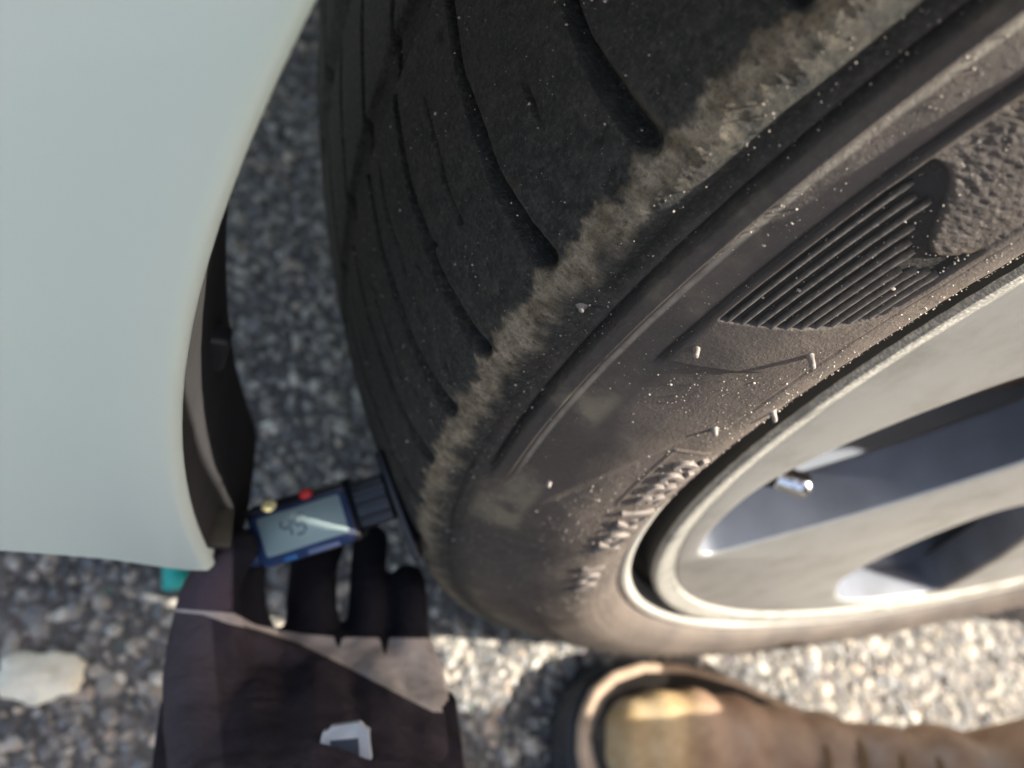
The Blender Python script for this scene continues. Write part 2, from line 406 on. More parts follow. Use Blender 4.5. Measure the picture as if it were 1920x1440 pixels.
def tyre():
    th = np.concatenate([np.arange(150, 158, .2), np.arange(158, 197, .075), np.arange(197, 222, .16), np.arange(222, 510, 1.0)])
    T, Sg = np.meshgrid(th, PS, indexing='xy')          # rows: profile
    Rg = np.repeat(PRr[:, None], len(th), 1); Ag = np.repeat(PA[:, None], len(th), 1)
    h = np.zeros_like(T)
    sd_ = Sg < .0945
    arc = T * .0052
    fade = 1 - ss(T, 188, 191.5)
    # ring near the shoulder: crevice + raised ridge + flat band
    h -= .0020 * gau(Rg - .3066, .0006) * fade * sd_
    h += .0009 * gau(Rg - .3032, .0006) * fade * sd_
    h += .0013 * ss(Rg, .3024, .3030) * (1 - ss(Rg, .3058, .3064)) * fade * sd_
    # channel outside it, broken up by moulding damage
    ch = (1 - ss(T, 175, 180)) * .0016 + .0007 * ss(T, 178, 182) * (.4 + vnoise(T * 1.3, Rg * 0, 4))
    h -= ch * gau(Rg - .3098, .0016) * sd_
    h -= .0007 * gau(Rg - .3108 - .0006 * vnoise(T * .7, 0 * T, 8), .0006) * ss(T, 186, 190) * (1 - ss(T, 205, 212)) * sd_
    # cross cut where the mould sections meet
    h -= .0010 * gau((T - 177.7 - (Rg - .309) * 90), .10) * ss(Rg, .3068, .3085) * (1 - ss(Rg, .3135, .315)) * sd_
    h -= .0010 * gau((T - 190.3 + (Rg - .309) * 60), .14) * ss(Rg, .306, .3085) * (1 - ss(Rg, .3135, .315)) * sd_
    # decorated panel
    e1 = np.interp(Rg, E1r, E1t); e2 = np.interp(Rg, E2r, E2t)
    inr = ss(Rg, .2725, .2728) * (1 - ss(Rg, .2948, .2951)) * sd_
    pan = inr * (1 - ss(T, e1 - .10, e1))
    h += .0006 * pan
    h -= .0010 * gau(Rg - .2955, .00045) * (1 - ss(T, 178.2, 179.0)) * sd_
    h -= .0003 * gau(Rg - .2722, .0003) * (1 - ss(T, 178.5, 181)) * sd_
    rec = ss(Rg, .2744, .2748) * (1 - ss(Rg, .2938, .2942)) * (1 - ss(T, e2 - .10, e2)) * sd_
    rec_d = .0013
    h -= rec_d * rec
    # grained field beyond the ribs
    edge = 168.3 + 1.0 * np.sin((Rg - .274) * 260)
    stp = rec * (1 - ss(T, edge - .12, edge))
    nz = vnoise(T * 15 + 40, Rg * 1400 + T * 4, 21) * .6 + vnoise(T * 22 + 4, Rg * 2300, 22) * .4
    h += stp * (.0009 + .0005 * (nz - .5))
    # soft swoosh relief, lower sidewall
    h += .0006 * ss(Rg - .285 - (T - 186) * .0016, -.0012, .0012) * (1 - ss(Rg, .296, .299)) * ss(T, 179.5, 182) * (1 - ss(T, 196, 204)) * sd_ * .5
    h += .00022 * (vnoise(T * .8 + 7, Rg * 160, 31) - .5) * sd_ * (Rg > .2565)
    # plaque outline near the date code
    fr = np.maximum(np.abs(T - 186.15) / 3.1, np.abs(Rg - .2716) / .0062)
    h += .00035 * gau(fr - 1.0, .05) * (T < 189.3) * (T > 183.0) * (Rg > .269) * sd_
    # band for lettering very slightly sunk
    h -= .00025 * ss(Rg, .2600, .2606) * (1 - ss(Rg, .2650, .2656)) * sd_
    # ---------------- tread
    tr = Sg >= .0945
    x = -Ag                                    # 0.013 .. 0.2 across the tread
    f = np.interp(x, [.010, .014, .022, .034, .055, .070, .082, .12, .2], [-.25, 0, .20, .25, -.30, -1.2, -2.2, -6.5, -13])
    wid = np.interp(x, [.010, .014, .03, .055, .08, .2], [.30, .36, .28, .19, .17, .2])
    dep = np.interp(x, [.0128, .0152, .022, .045, .075, .12, .2], [0, .0042, .0058, .0046, .0042, .0050, .0050])
    ramp = np.zeros_like(T); wall = np.zeros_like(T)
    for i, g0 in enumerate(ALL_G):
        u = T - (g0 + f); u = (u + 180) % 360 - 180
        w_ = wid * (1 + .25 * (vnoise(x * 160 + i * 9, 0 * x, 40) - .5))
        # steep wall on one side, ramp on the other
        dd = np.where(u < 0, .55 * ss(u, -w_ * 1.9, -w_ * .7) + .45 * ss(u, -w_ * .7, -w_ * .3), 1 - ss(u, w_ * .70, w_ * 1.05))
        h -= dep * dd * (x > .0095)
        dn = (dep > .0006)
        ramp = np.maximum(ramp, gau(u + w_ * 1.35, w_ * .50) * dn * (1 - ss(x, .028, .050)) * ss(x, .013, .016))
        wall = np.maximum(wall, gau(u - w_ * .45, w_ * .45) * dn * ss(x, .013, .0155))
        # thin sipe in the block between
        u2 = T - (g0 + 2.62 + f * 1.0 + .10 * np.sin(x * 260 + i)); u2 = (u2 + 180) % 360 - 180
        h -= .0022 * gau(u2, .095) * ss(x, .030, .036) * (1 - ss(x, .066, .072)) * (vnoise(x * 120 + i * 3, 0 * x, 41) > .22)
    h -= .0020 * ss(x, .0755, .0768) * (1 - ss(x, .0850, .0863))
    h -= .0034 * ss(x, .120, .1215) * (1 - ss(x, .131, .1325))
    h -= .0034 * ss(x, .165, .1665) * (1 - ss(x, .175, .1765))
    # feathered, torn edge of the scuffed shoulder
    sh = gau(Sg - .0945, .0060)
    h += sh * .0003 * (vnoise(T * 4, Sg * 400, 50) - .5) + sh * .0002 * (vnoise(T * 21, Sg * 1400, 51) - .5)
    h += .00016 * (vnoise(T * 12, x * 1900, 52) - .5) * tr
    # chips
    rg = np.random.default_rng(5)
    for _ in range(26):
        t0 = rg.uniform(164, 200); x0 = rg.choice([rg.uniform(.03, .07), rg.uniform(.012, .03)]); w1 = rg.uniform(.08, .22); w2 = rg.uniform(.0008, .0024)
        h -= rg.uniform(.0005, .0014) * gau(T - t0 - (x - x0) * 30, w1) * gau(x - x0, w2) * tr
    r2 = Rg + PNR[:, None] * h; a2 = Ag + PNA[:, None] * h; t = np.radians(T)
    V = np.stack([r2 * np.cos(t), -a2, r2 * np.sin(t)], -1).reshape(-1, 3)
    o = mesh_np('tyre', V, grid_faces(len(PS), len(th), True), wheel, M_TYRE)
    me = o.data
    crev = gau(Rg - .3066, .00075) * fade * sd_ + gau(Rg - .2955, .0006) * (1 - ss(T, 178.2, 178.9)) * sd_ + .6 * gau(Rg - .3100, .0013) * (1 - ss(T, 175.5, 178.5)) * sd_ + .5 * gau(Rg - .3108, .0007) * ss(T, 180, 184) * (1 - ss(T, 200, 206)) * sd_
    me.attributes.new('lit_dust', 'FLOAT', 'POINT').data.foreach_set('value', ramp.astype(np.float32).ravel())
    cav = np.clip(rec * (1 - stp) + crev + .9 * wall * tr, 0, 1); me.attributes.new('cavity_shade', 'FLOAT', 'POINT').data.foreach_set('value', cav.astype(np.float32).ravel())  # mask of the hollows that get painted shade
    at = me.attributes.new('st', 'FLOAT_VECTOR', 'POINT')
    at.data.foreach_set('vector', np.stack([Sg, np.radians(T) * .31, Rg], -1).astype(np.float32).ravel())
    return o
tyre()
def moulded_ribs():
    i = 0; rr = .2929
    while rr > .2755:
        t0 = float(np.interp(rr, E2r, E2t)) + .03
        t1 = 168.3 + 1.0 * math.sin((rr - .274) * 260) + .75 + .25 * math.sin(i * 2.3)
        n = max(8, int((t0 - t1) * 6)); th = np.linspace(t0, t1, n)
        hw = .00024; sec = [(-hw * 1.3, -.0016), (-hw, .0003), (-hw * .4, .00055), (hw * .4, .00055), (hw, .0003), (hw * 1.3, -.0016)]
        rows = []
        for k, t in enumerate(th):
            e = 1.0 if k < n - 2 else (.75 if k == n - 2 else .15)
            hb = .0 if k < n - 3 else .00012
            rows.append([pt(rr + d * e, t, z + (hb if z > 0 else 0)) for d, z in sec])
        V = np.array(rows).reshape(-1, 3)
        F = grid_faces(n, 6)
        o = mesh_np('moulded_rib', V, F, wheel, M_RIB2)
        o.data.attributes.new('cavity_shade', 'FLOAT', 'POINT').data.foreach_set('value', np.tile([1, .35, 0, 0, .35, 1], n).astype(np.float32))
        rr -= .00192; i += 1
moulded_ribs()
def glyph_mesh(ch, size):
    cu = bpy.data.curves.new('t', 'FONT'); cu.body = ch; cu.size = size; cu.extrude = .0004; cu.bevel_depth = .00022
    cu.offset = .00012; cu.resolution_u = 6; cu.align_x = 'CENTER'; cu.align_y = 'CENTER'
    ob = bpy.data.objects.new('t', cu); COL.objects.link(ob)
    dg = bpy.context.evaluated_depsgraph_get(); me = bpy.data.meshes.new_from_object(ob.evaluated_get(dg))
    bpy.data.objects.remove(ob); bpy.data.curves.remove(cu)
    return me
def lettering():
    def put(s, t0, dt, rc, size, lift=.0004):
        for k, ch in enumerate(s):
            if ch == ' ': continue
            me = glyph_mesh(ch, size)
            n = len(me.vertices); co = np.empty(n * 3, np.float32); me.vertices.foreach_get('co', co); co = co.reshape(-1, 3)
            co[:, 1] -= (co[:, 1].max() + co[:, 1].min()) / 2; co[:, 0] -= (co[:, 0].max() + co[:, 0].min()) / 2
            tc = t0 - dt * k
            P = np.array([pt(rc + y, tc - math.degrees(x / rc), z + lift) for x, y, z in co])
            me.vertices.foreach_set('co', P.astype(np.float32).ravel()); me.update()
            for p in me.polygons: p.use_smooth = False
            me.materials.append(M_LETT); me.name = 'raised_character'
            o = bpy.data.objects.new('raised_character', me); COL.objects.link(o); o.parent = wheel
    put('3322', 188.4, 1.36, .2709, .0098)
    put('X9XJ', 195.6, 1.72, .2700, .0098)
    put('DOT', 204.0, 2.0, .2700, .0095)
lettering()
def nubs():
    for r0, t0, L, sl in ((.2930, 176.9, .0026, .35), (.2768, 174.9, .0034, .1), (.2752, 180.9, .0016, .2), (.2658, 179.3, .0022, .5), (.2947, 188.8, .0018, .2), (.3122, 177.9, .0009, .3)):
        c0 = pt(r0, t0, -.0003); c1 = pt(r0, t0, L); ax = (c1 - c0) / np.linalg.norm(c1 - c0)
        u = np.cross(ax, [0, 1, .3]); u /= np.linalg.norm(u); v = np.cross(ax, u); rows = []
        for f, rad in ((0, .00115), (.35, .00070), (.8, .00058), (.97, .00048), (1.0, .00002)):
            c = c0 + (c1 - c0) * f + v * sl * .001 * f * f
            rows.append([c + rad * (math.cos(a) * u + math.sin(a) * v) for a in np.linspace(0, 2 * math.pi, 10, endpoint=False)])
        mesh_np('rubber_nub', np.array(rows).reshape(-1, 3), grid_faces(5, 10, True), wheel, M_LETT)
nubs()
def grit():
    rg = np.random.default_rng(77); P = []; 
    n = 5200
    th = 158 + 55 * rg.random(n); rr = .258 + .057 * rg.random(n) ** 1.0
    c = np.array([pt(a, b, .0001) for a, b in zip(rr, th)]); size = np.clip(rg.lognormal(math.log(.000075), .55, n), .00004, .00040)
    V, F = rock_verts(n, c[:, 0], c[:, 1], c[:, 2], size, .8, 8)
    # tread grit
    n2 = 1300; s2 = rg.uniform(.097, .165, n2); t2 = np.radians(rg.uniform(160, 200, n2))
    r2 = np.interp(s2, PS, PRr) + .00005; a2 = np.interp(s2, PS, PA)
    V2, F2 = rock_verts(n2, r2 * np.cos(t2), -a2, r2 * np.sin(t2), np.clip(rg.lognormal(math.log(.00007), .6, n2), .00005, .0004), .8, 9)
    o = mesh_np('road_grit', np.vstack([V, V2]), np.vstack([F, F2 + len(V)]), wheel, M_GRIT, smooth=False); o['kind'] = 'stuff'
grit()
# ---- rim
def revolve(name, prof, mat, n=360, parent=None):
    t = np.linspace(0, 2 * math.pi, n, endpoint=False); p = np.array(prof)
    V = np.stack([p[:, 0][:, None] * np.cos(t), -p[:, 1][:, None] + 0 * t, p[:, 0][:, None] * np.sin(t)], -1)
    return mesh_np(name, V.reshape(-1, 3), grid_faces(len(p), n, True), parent or wheel, mat)
def arcp(c, rad, a0, a1, k): return [(c[0] + rad * math.cos(R(a)), c[1] + rad * math.sin(R(a))) for a in np.linspace(a0, a1, k)]
revolve('rim_flange', [(.2416, -.0022)] + arcp((.2399, -.0020), .0017, 10, 85, 5) + [(.2380, -.0006), (.2345, -.0022)] + arcp((.2340, -.0033), .0011, 75, 165, 5) + [(.2328, -.0050)], M_FLG, 480)
revolve('rim_outer_edge', [(.2554, -.016), (.2550, -.008)] + arcp((.2520, -.0043), .0028, 5, 172, 10) + [(.2490, -.0075), (.2486, -.012)], M_EDGE, 360)
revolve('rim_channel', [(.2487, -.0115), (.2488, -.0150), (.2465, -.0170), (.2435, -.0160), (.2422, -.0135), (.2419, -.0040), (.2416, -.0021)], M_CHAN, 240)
revolve('rim_barrel', [(.2264, -.0062), (.2262, -.016), (.2225, -.024), (.214, -.031), (.2085, -.045), (.2065, -.07), (.205, -.12), (.208, -.18), (.222, -.200), (.238, -.208), (.24, -.222)], M_BARREL, 240)
def rim_face():
    cu = bpy.data.curves.new('f', 'CURVE'); cu.dimensions = '2D'; cu.fill_mode = 'BOTH'; cu.extrude = .009; cu.bevel_depth = .0022; cu.bevel_resolution = 3
    def spl(pts):
        s = cu.splines.new('POLY'); s.points.add(len(pts) - 1); s.use_cyclic_u = True
        for p, (x, y) in zip(s.points, pts): p.co = (x, y, 0, 1)
    def pol(r, t): return (r * math.cos(R(t)), r * math.sin(R(t)))
    spl([pol(.2310, t) for t in np.linspace(0, 360, 240, endpoint=False)])
    # one window outline, (r, angle)
    K = [(.2250, 204), (.2215, 196), (.2120, 190), (.1985, 184), (.183, 176.8), (.160, 170.5), (.130, 164), (.105, 160.5), (.088, 166), (.086, 178), (.095, 190), (.113, 201.5), (.148, 210.0), (.176, 212.8), (.205, 214.2), (.2205, 214.6), (.2262, 212)]
    P = np.array([pol(*k) for k in K])
    # Chaikin smoothing
    for _ in range(2):
        Q = np.roll(P, -1, 0); P = np.stack([P * .78 + Q * .22, P * .22 + Q * .78], 1).reshape(-1, 2)
    for k in range(5):
        a = R(72 * k); c, s = math.cos(a), math.sin(a)
        spl([(x * c - y * s, x * s + y * c) for x, y in P])
    ob = bpy.data.objects.new('f', cu); COL.objects.link(ob)
    dg = bpy.context.evaluated_depsgraph_get(); me = bpy.data.meshes.new_from_object(ob.evaluated_get(dg))
    bpy.data.objects.remove(ob)
    bm = bmesh.new(); bm.from_mesh(me)
    bmesh.ops.remove_doubles(bm, verts=bm.verts, dist=1e-6)
    for v in bm.verts:
        x, y, z = v.co; r = math.hypot(x, y)
        a = z - .0148
        v.co = Vector((x, -a, y))
    bmesh.ops.recalc_face_normals(bm, faces=bm.faces)
    bm.to_mesh(me); bm.free(); me.name = 'spoked_face'
    for p in me.polygons: p.use_smooth = True
    try: me.set_sharp_from_angle(angle=R(35))
    except Exception: pass
    me.materials.clear(); me.materials.append(M_RIM); me.materials.append(M_POCKET)
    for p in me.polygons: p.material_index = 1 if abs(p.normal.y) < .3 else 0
    o = bpy.data.objects.new('spoked_face', me); COL.objects.link(o); o.parent = wheel
rim_face()
revolve('centre_cap', [(.034, -.050), (.034, -.028), (.031, -.024), (.015, -.022), (.0005, -.0215)], M_RIM, 60)
revolve('brake_disc', [(.07, -.10), (.165, -.10), (.166, -.101), (.166, -.128), (.165, -.129), (.07, -.129)], M_DISC, 160)
revolve('hub', [(.075, -.20), (.075, -.075), (.05, -.070), (.02, -.052)], M_DISC, 60)
def valve():
    # stem grows from the barrel towards the hub and the outside
    c0 = np.array([.2120 * math.cos(R(206)), .030, .2120 * math.sin(R(206))])
    ax = np.array([-math.cos(R(206)) * .80, -.50, -math.sin(R(206)) * .80]); ax /= np.linalg.norm(ax)
    u = np.cross(ax, [0, 1, .2]); u /= np.linalg.norm(u); v = np.cross(ax, u)
    def tube(name, prof, mat):
        rows = [[c0 + ax * s + rad * (math.cos(a) * u + math.sin(a) * v) for a in np.linspace(0, 2 * math.pi, 20, endpoint=False)] for s, rad in prof]
        mesh_np(name, np.array(rows).reshape(-1, 3), grid_faces(len(prof), 20, True), wheel, mat)
    tube('valve_stem', [(-.002, .0070), (.004, .0065), (.008, .0046), (.020, .0042), (.0205, .0038), (.024, .0038)], M_BLACK)
    pr = [(.021, .0041)]
    for k in range(4): pr += [(.0215 + k * .0014, .0048), (.0222 + k * .0014, .0044)]
    tube('valve_cap', pr + [(.0285, .0047), (.0310, .0044), (.0325, .0030), (.0330, .0002)], M_CHROME)
valve()
# ------------------------------------------------------------------ tread gauge, gloved hand, boot
def P(px, py, d):
    v = AX[2] + AX[0] * (px - 960) / FPX + AX[1] * (py - 720) / FPX
    return CAM + v / np.linalg.norm(v) * d
def basis(c, ex, ey):
    ex = ex / np.linalg.norm(ex); ez = np.cross(ex, ey); ez /= np.linalg.norm(ez); ey = np.cross(ez, ex)
    return Matrix(((ex[0], ey[0], ez[0], c[0]), (ex[1], ey[1], ez[1], c[1]), (ex[2], ey[2], ez[2], c[2]), (0, 0, 0, 1)))
def rounded_plate(name, pts, z0, z1, parent, mat, bev=.0012):
    bm = bmesh.new(); vs = [bm.verts.new((x, y, z1)) for x, y in pts]; f = bm.faces.new(vs)
    r = bmesh.ops.extrude_face_region(bm, geom=[f]); 
    for v in r['geom']:
        if isinstance(v, bmesh.types.BMVert): v.co.z = z0
    bmesh.ops.recalc_face_normals(bm, faces=bm.faces)
    bmesh.ops.bevel(bm, geom=bm.edges[:], offset=bev, segments=3, affect='EDGES')
    return from_bm(name, bm, parent, mat, True)
def gauge():
    g = empty('tread_depth_gauge')
    c = P(566, 985, .262)
    ex = AX[0] * .953 - AX[1] * .302 + AX[2] * (-.02); ey = -(AX[0] * .25 + AX[1] * .95) + AX[2] * .05
    g.matrix_world = basis(c, ex, ey)
    tag(g, 'small dark blue digital tread depth gauge held against the tyre', 'gauge')
    M_CASE = simple('gauge_case', (.008, .010, .018), .35, var=.2, coat=.5)
    M_FRAME = simple('gauge_bezel', (.035, .065, .16), .40)
    M_LCD = simple('lcd_glass', (.34, .45, .45), .5)
    M_SEG = simple('lcd_segment', (.06, .08, .10), .4)
    bevel_box('case', (.0330, .0195, .012), g, M_CASE, .0026, (0, 0, -.0064), 4)
    def rrect(w_, h_, r_, n=5, cx=0, cy=0):
        o = []
        for k, (sx, sy) in enumerate(((1, 1), (-1, 1), (-1, -1), (1, -1))):
            for a in np.linspace(0, 90, n):
                o.append((cx + sx * (w_ / 2 - r_) + r_ * math.cos(R(a + 90 * k)), cy + sy * (h_ / 2 - r_) + r_ * math.sin(R(a + 90 * k))))
        return o
    rounded_plate('bezel', rrect(.0300, .0160, .0018, cy=-.0012), -.0012, .0006, g, M_FRAME, .0004)
    rounded_plate('display', rrect(.0262, .0120, .0008, cx=.0004, cy=-.0002), .0006, .0009, g, M_LCD, .00012)
    # seven segment figures 4 and 5, read with the display turned
    bm = bmesh.new()
    def seg(x0, y0, x1, y1, wd=.0007):
        d = Vector((x1 - x0, y1 - y0, 0)); n_ = Vector((-d.y, d.x, 0)).normalized() * wd / 2
        a, b = Vector((x0, y0, .00094)), Vector((x1, y1, .00094)); dd = d.normalized() * wd * .5
        bm.faces.new([bm.verts.new(p) for p in (a + n_ + dd, a - n_ + dd, b - n_ - dd, b + n_ - dd)])
    SG = {'4': 'fgbc', '5': 'afgcd', '1': 'bc'}
    def digit(ch, cx, cy, w_=.0030, h_=.0056, sl=.0004):
        X = lambda x, y: cx + x * w_ / 2 + y * sl; Y = lambda y: cy + y * h_ / 2
        S7 = {'a': (-1, 1, 1, 1), 'b': (1, 1, 1, 0), 'c': (1, 0, 1, -1), 'd': (1, -1, -1, -1), 'e': (-1, -1, -1, 0), 'f': (-1, 0, -1, 1), 'g': (-1, 0, 1, 0)}
        for k in SG[ch]:
            a = S7[k]; seg(X(a[0], a[1]), Y(a[1]), X(a[2], a[3]), Y(a[3]))
    digit('4', -.0045, .0006); digit('5', -.0002, .0006)
    from_bm('figures', bm, g, M_SEG, False)
    def button(name, x, col, r_=.0022):
        bm = bmesh.new(); bmesh.ops.create_uvsphere(bm, u_segments=20, v_segments=10, radius=1)
        for v in bm.verts: v.co = Vector((x + v.co.x * r_ * 1.15, .0086 + v.co.y * r_ * .9, -.0008 + v.co.z * .0014))
        from_bm(name, bm, g, simple(name, col, .4))
    o = None
    button('cream_button', -.0082, (.70, .62, .30)); button('red_button', .0036, (.62, .03, .03), .0019)
    bevel_box('label_strip', (.010, .0016, .0003), g, simple('pale_print', (.16, .20, .34), .6), .0001, (.0048, -.0083, .0008), 1)
    bevel_box('blue_mark', (.004, .0016, .0003), g, simple('blue_print', (.02, .13, .35), .5), .0001, (-.0058, -.0083, .0008), 1)
    bevel_box('end_cap', (.0060, .0120, .010), g, M_FRAME, .0022, (-.0178, -.0020, -.0075), 4)
    M_FT = simple('gauge_foot', (.008, .010, .016), .35, var=.2)
    bevel_box('neck', (.0120, .0150, .009), g, M_FT, .0016, (.0218, .0005, -.0062), 3)
    for k in range(3): bevel_box('grip_ridge', (.0105, .0016, .0012), g, M_FT, .0005, (.0222, .0045 - k * .0042, -.0016), 2)
    f = bevel_box('foot_plate', (.0022, .0350, .010), g, M_FT, .0006, (0, 0, 0), 2)
    f.location = (.0292, -.0030, -.0062); f.rotation_euler = (0, 0, R(3))
    bm = bmesh.new(); bmesh.ops.create_cone(bm, cap_ends=True, segments=12, radius1=.0009, radius2=.0007, depth=.006, matrix=Matrix.Translation((.0325, .001, -.0062)) @ Matrix.Rotation(R(90), 4, 'Y'))
    from_bm('probe_pin', bm, g, M_CHROME)
gauge()

def blob(name, chains, voxel, parent, mats, smooth_it=6, ell=()):
    """union of tapered capsule chains (lists of (xyz, radius)) and ellipsoids, remeshed into one skin"""
    bm = bmesh.new()
    def sph(c, r_, M=None):
        bmesh.ops.create_icosphere(bm, subdivisions=2, radius=1, matrix=Matrix.Translation(Vector(c)) @ (M if M else Matrix.Diagonal((r_, r_, r_, 1))))
    for ch in chains:
        for (a, ra), (b, rb) in zip(ch[:-1], ch[1:]):
            a = np.array(a, float); b = np.array(b, float); L = np.linalg.norm(b - a); k = max(2, int(L / (min(ra, rb) * .35)) + 1)
            for t in np.linspace(0, 1, k): sph(a + (b - a) * t, ra + (rb - ra) * t)
    for c, M in ell: sph(c, 1, M)
    me = bpy.data.meshes.new(name); bm.to_mesh(me); bm.free()
    o = bpy.data.objects.new(name, me); COL.objects.link(o)
    md = o.modifiers.new('r', 'REMESH'); md.mode = 'VOXEL'; md.voxel_size = voxel
    sm = o.modifiers.new('s', 'SMOOTH'); sm.iterations = smooth_it; sm.factor = .5
    dg = bpy.context.evaluated_depsgraph_get(); m2 = bpy.data.meshes.new_from_object(o.evaluated_get(dg))
    o.modifiers.clear(); o.data = m2; m2.name = name
    for p in m2.polygons: p.use_smooth = True
    m2.materials.clear()
    for mm in mats: m2.materials.append(mm)
    o.parent = parent
    return o
person = empty('person', (.1, -.28, 0))
tag(person, 'person crouching by the wheel in tan work boots and a dark knitted work glove', 'person')
INV = Matrix.Translation((-.1, .28, 0))
def keep(o): o.matrix_parent_inverse = INV; return o
def knit(name, col, rough=.85, sc=2200, amt=.0004, var=.25):
    q = N(name); oc = q.obj()
    wv = q.n('TexWave'); wv.inputs['Scale'].default_value = sc / 4; wv.inputs['Distortion'].default_value = 1.5; q.l(oc, wv.inputs['Vector'])
    nz = q.noise(oc, 90, 4); fz = q.noise(oc, 1400, 3)
    c = q.mix(q.rng(nz, .3, .7), tuple(x * (1 - var) for x in col), tuple(x * (1 + var) for x in col))
    h = q.math('ADD', q.math('MULTIPLY', wv.outputs['Fac'], .5), fz)
    return q.set(Base_Color=c, Roughness=rough, Sheen_Weight=.0, Normal=q.bump(h, amt), Specular_IOR_Level=.12)
def glove_mat():
    q = N('glove_fabric'); oc = q.obj()
    at = q.n('Attribute'); at.attribute_name = 'zone'; sp = q.n('SeparateXYZ'); q.l(at.outputs['Vector'], sp.inputs[0])
    nz = q.noise(oc, 70, 5, .6); fz = q.noise(oc, 1500, 3)
    below_up = q.rng(sp.outputs[0], -.012, .012); below_lo = q.rng(sp.outputs[1], -.012, .012); th = q.rng(sp.outputs[2], -.04, .04)
    grey = q.mix(q.rng(nz, .3, .7), (.30, .275, .27), (.46, .42, .41))
    dark = q.mix(q.rng(nz, .3, .7), (.026, .022, .030), (.046, .038, .046))
    c = q.mix(below_up, q.mix(th, (.010, .010, .014), (.060, .048, .062)), grey)
    c = q.mix(below_lo, c, q.mix(th, dark, (.062, .052, .062)))
    return q.set(Base_Color=c, Roughness=.9, Specular_IOR_Level=.12, Normal=q.bump(fz, .0004, 1, q.bump(q.noise((oc, (1, 1.6, 1)), 55, 4, .5), .005)))
M_GLOVE = glove_mat()
M_SKIN = simple('skin', (.30, .13, .08), .5, var=.15, scale=60)
def glove():
    ch = []
    D = .300
    # fingers: knuckle, middle joint, end joint, tip
    ch.append([(P(588, 1215, D), .0092), (P(584, 1130, D - .004), .0088), (P(588, 1060, D), .0084), (P(610, 1012, D + .008), .0078)])            # middle
    ch.append([(P(686, 1220, D), .0080), (P(689, 1140, D - .004), .0068), (P(690, 1060, D - .001), .0065), (P(695, 1015, D + .005), .0066)])      # ring
    ch.append([(P(766, 1225, D), .0078), (P(767, 1150, D - .003), .0068), (P(766, 1108, D - .002), .0067), (P(764, 1090, D + .001), .0064)])      # little
    ch.append([(P(480, 1225, D - .006), .0085), (P(459, 1150, D - .012), .0072), (P(457, 1085, D - .014), .0068), (P(470, 1035, D - .020), .0062)])  # index
    ch.append([(P(400, 1330, D - .020), .0125), (P(388, 1210, D - .024), .0120), (P(390, 1120, D - .028), .0088), (P(418, 1055, D - .032), .0076), (P(446, 1028, D - .034), .0066)])  # thumb
    # palm and wrist: strings across, from the knuckles back to the cuff
    for y, x0, x1, r_, d in ((1228, 430, 772, .0088, D), (1260, 400, 772, .0115, D - .002), (1300, 390, 772, .0130, D - .008), (1350, 398, 772, .0140, D - .016), (1400, 415, 768, .0150, D - .026), (1460, 420, 762, .0155, D - .038), (1540, 420, 770, .0160, D - .056)):
        ch.append([(P(x0, y, d), r_), (P((x0 + x1) / 2, y, d - .004), r_ * 1.05), (P(x1, y, d), r_ * .95)])
    rows_ = [(1228, 430, 772, .0088, D), (1260, 400, 772, .0115, D - .002), (1300, 390, 772, .0130, D - .008), (1350, 398, 772, .0140, D - .016), (1400, 415, 768, .0150, D - .026), (1460, 420, 762, .0155, D - .038)]
    ys_ = np.array([r[0] for r in rows_], float)
    for y in np.arange(1234, 1460, 11.):
        x0, x1, r_, d = [float(np.interp(y, ys_, [r[k] for r in rows_])) for k in (1, 2, 3, 4)]
        ch.append([(P(x0, y, d), r_), (P((x0 + x1) / 2, y, d - .004), r_ * 1.05), (P(x1, y, d), r_ * .95)])
    # folds of slack cloth and the swell of the knuckles
    ch.append([(P(395, 1168, D - .030), .0035), (P(520, 1222, D - .0155), .0040), (P(660, 1275, D - .0170), .0040), (P(790, 1338, D - .0200), .0035)])
    ch.append([(P(420, 1210, D - .020), .0030), (P(470, 1262, D - .0175), .0042), (P(560, 1292, D - .0215), .0030)])
    ch.append([(P(400, 1180, D - .024), .0085), (P(372, 1260, D - .026), .0105), (P(376, 1350, D - .030), .0105), (P(390, 1450, D - .045), .010)])
    for kx in (588, 686, 764): ch.append([(P(kx, 1206, D - .004), .0075), (P(kx - 6, 1235, D - .009), .0055)])
    # fill between rows
    ch.append([(P(480, 1240, D), .010), (P(480, 1540, D - .056), .017)]); ch.append([(P(600, 1240, D - .002), .010), (P(600, 1540, D - .058), .019)]); ch.append([(P(700, 1240, D), .010), (P(700, 1540, D - .056), .017)])
    o = blob('glove', ch, .0013, person, [M_GLOVE], 9)
    keep(o)
    # panels of the glove: black fingers, grey knuckle band, thumb
    C = np.array([v.co for v in o.data.vertices]); q_ = (C - CAM) @ AX.T
    # hand plane coordinates (mm across / along), measured on the hand itself
    U = q_[:, 0] / q_[:, 2] * FPX + 960; Vv = q_[:, 1] / q_[:, 2] * FPX + 720
    up = np.interp(U, [300, 390, 440, 480, 560, 626, 634, 642, 714, 722, 730, 810], [1140, 1146, 1150, 1172, 1188, 1194, 1222, 1195, 1196, 1240, 1196, 1197])
    lo = np.interp(U, [300, 380, 430, 480, 560, 650, 740, 812], [1144, 1152, 1170, 1180, 1206, 1250, 1298, 1335])
    edge = np.interp(Vv, [1150, 1440], [395, 420]) - U
    me = o.data; zn = np.stack([Vv - up, Vv - lo, np.where(Vv < 1150, 436 - U, edge)], -1).astype(np.float32) / 100
    me.attributes.new('zone', 'FLOAT_VECTOR', 'POINT').data.foreach_set('vector', zn.ravel())
    # knitted cuff, a band standing slightly proud of the wrist
    cen = lambda y, d: P(580, y, d)
    rows = []
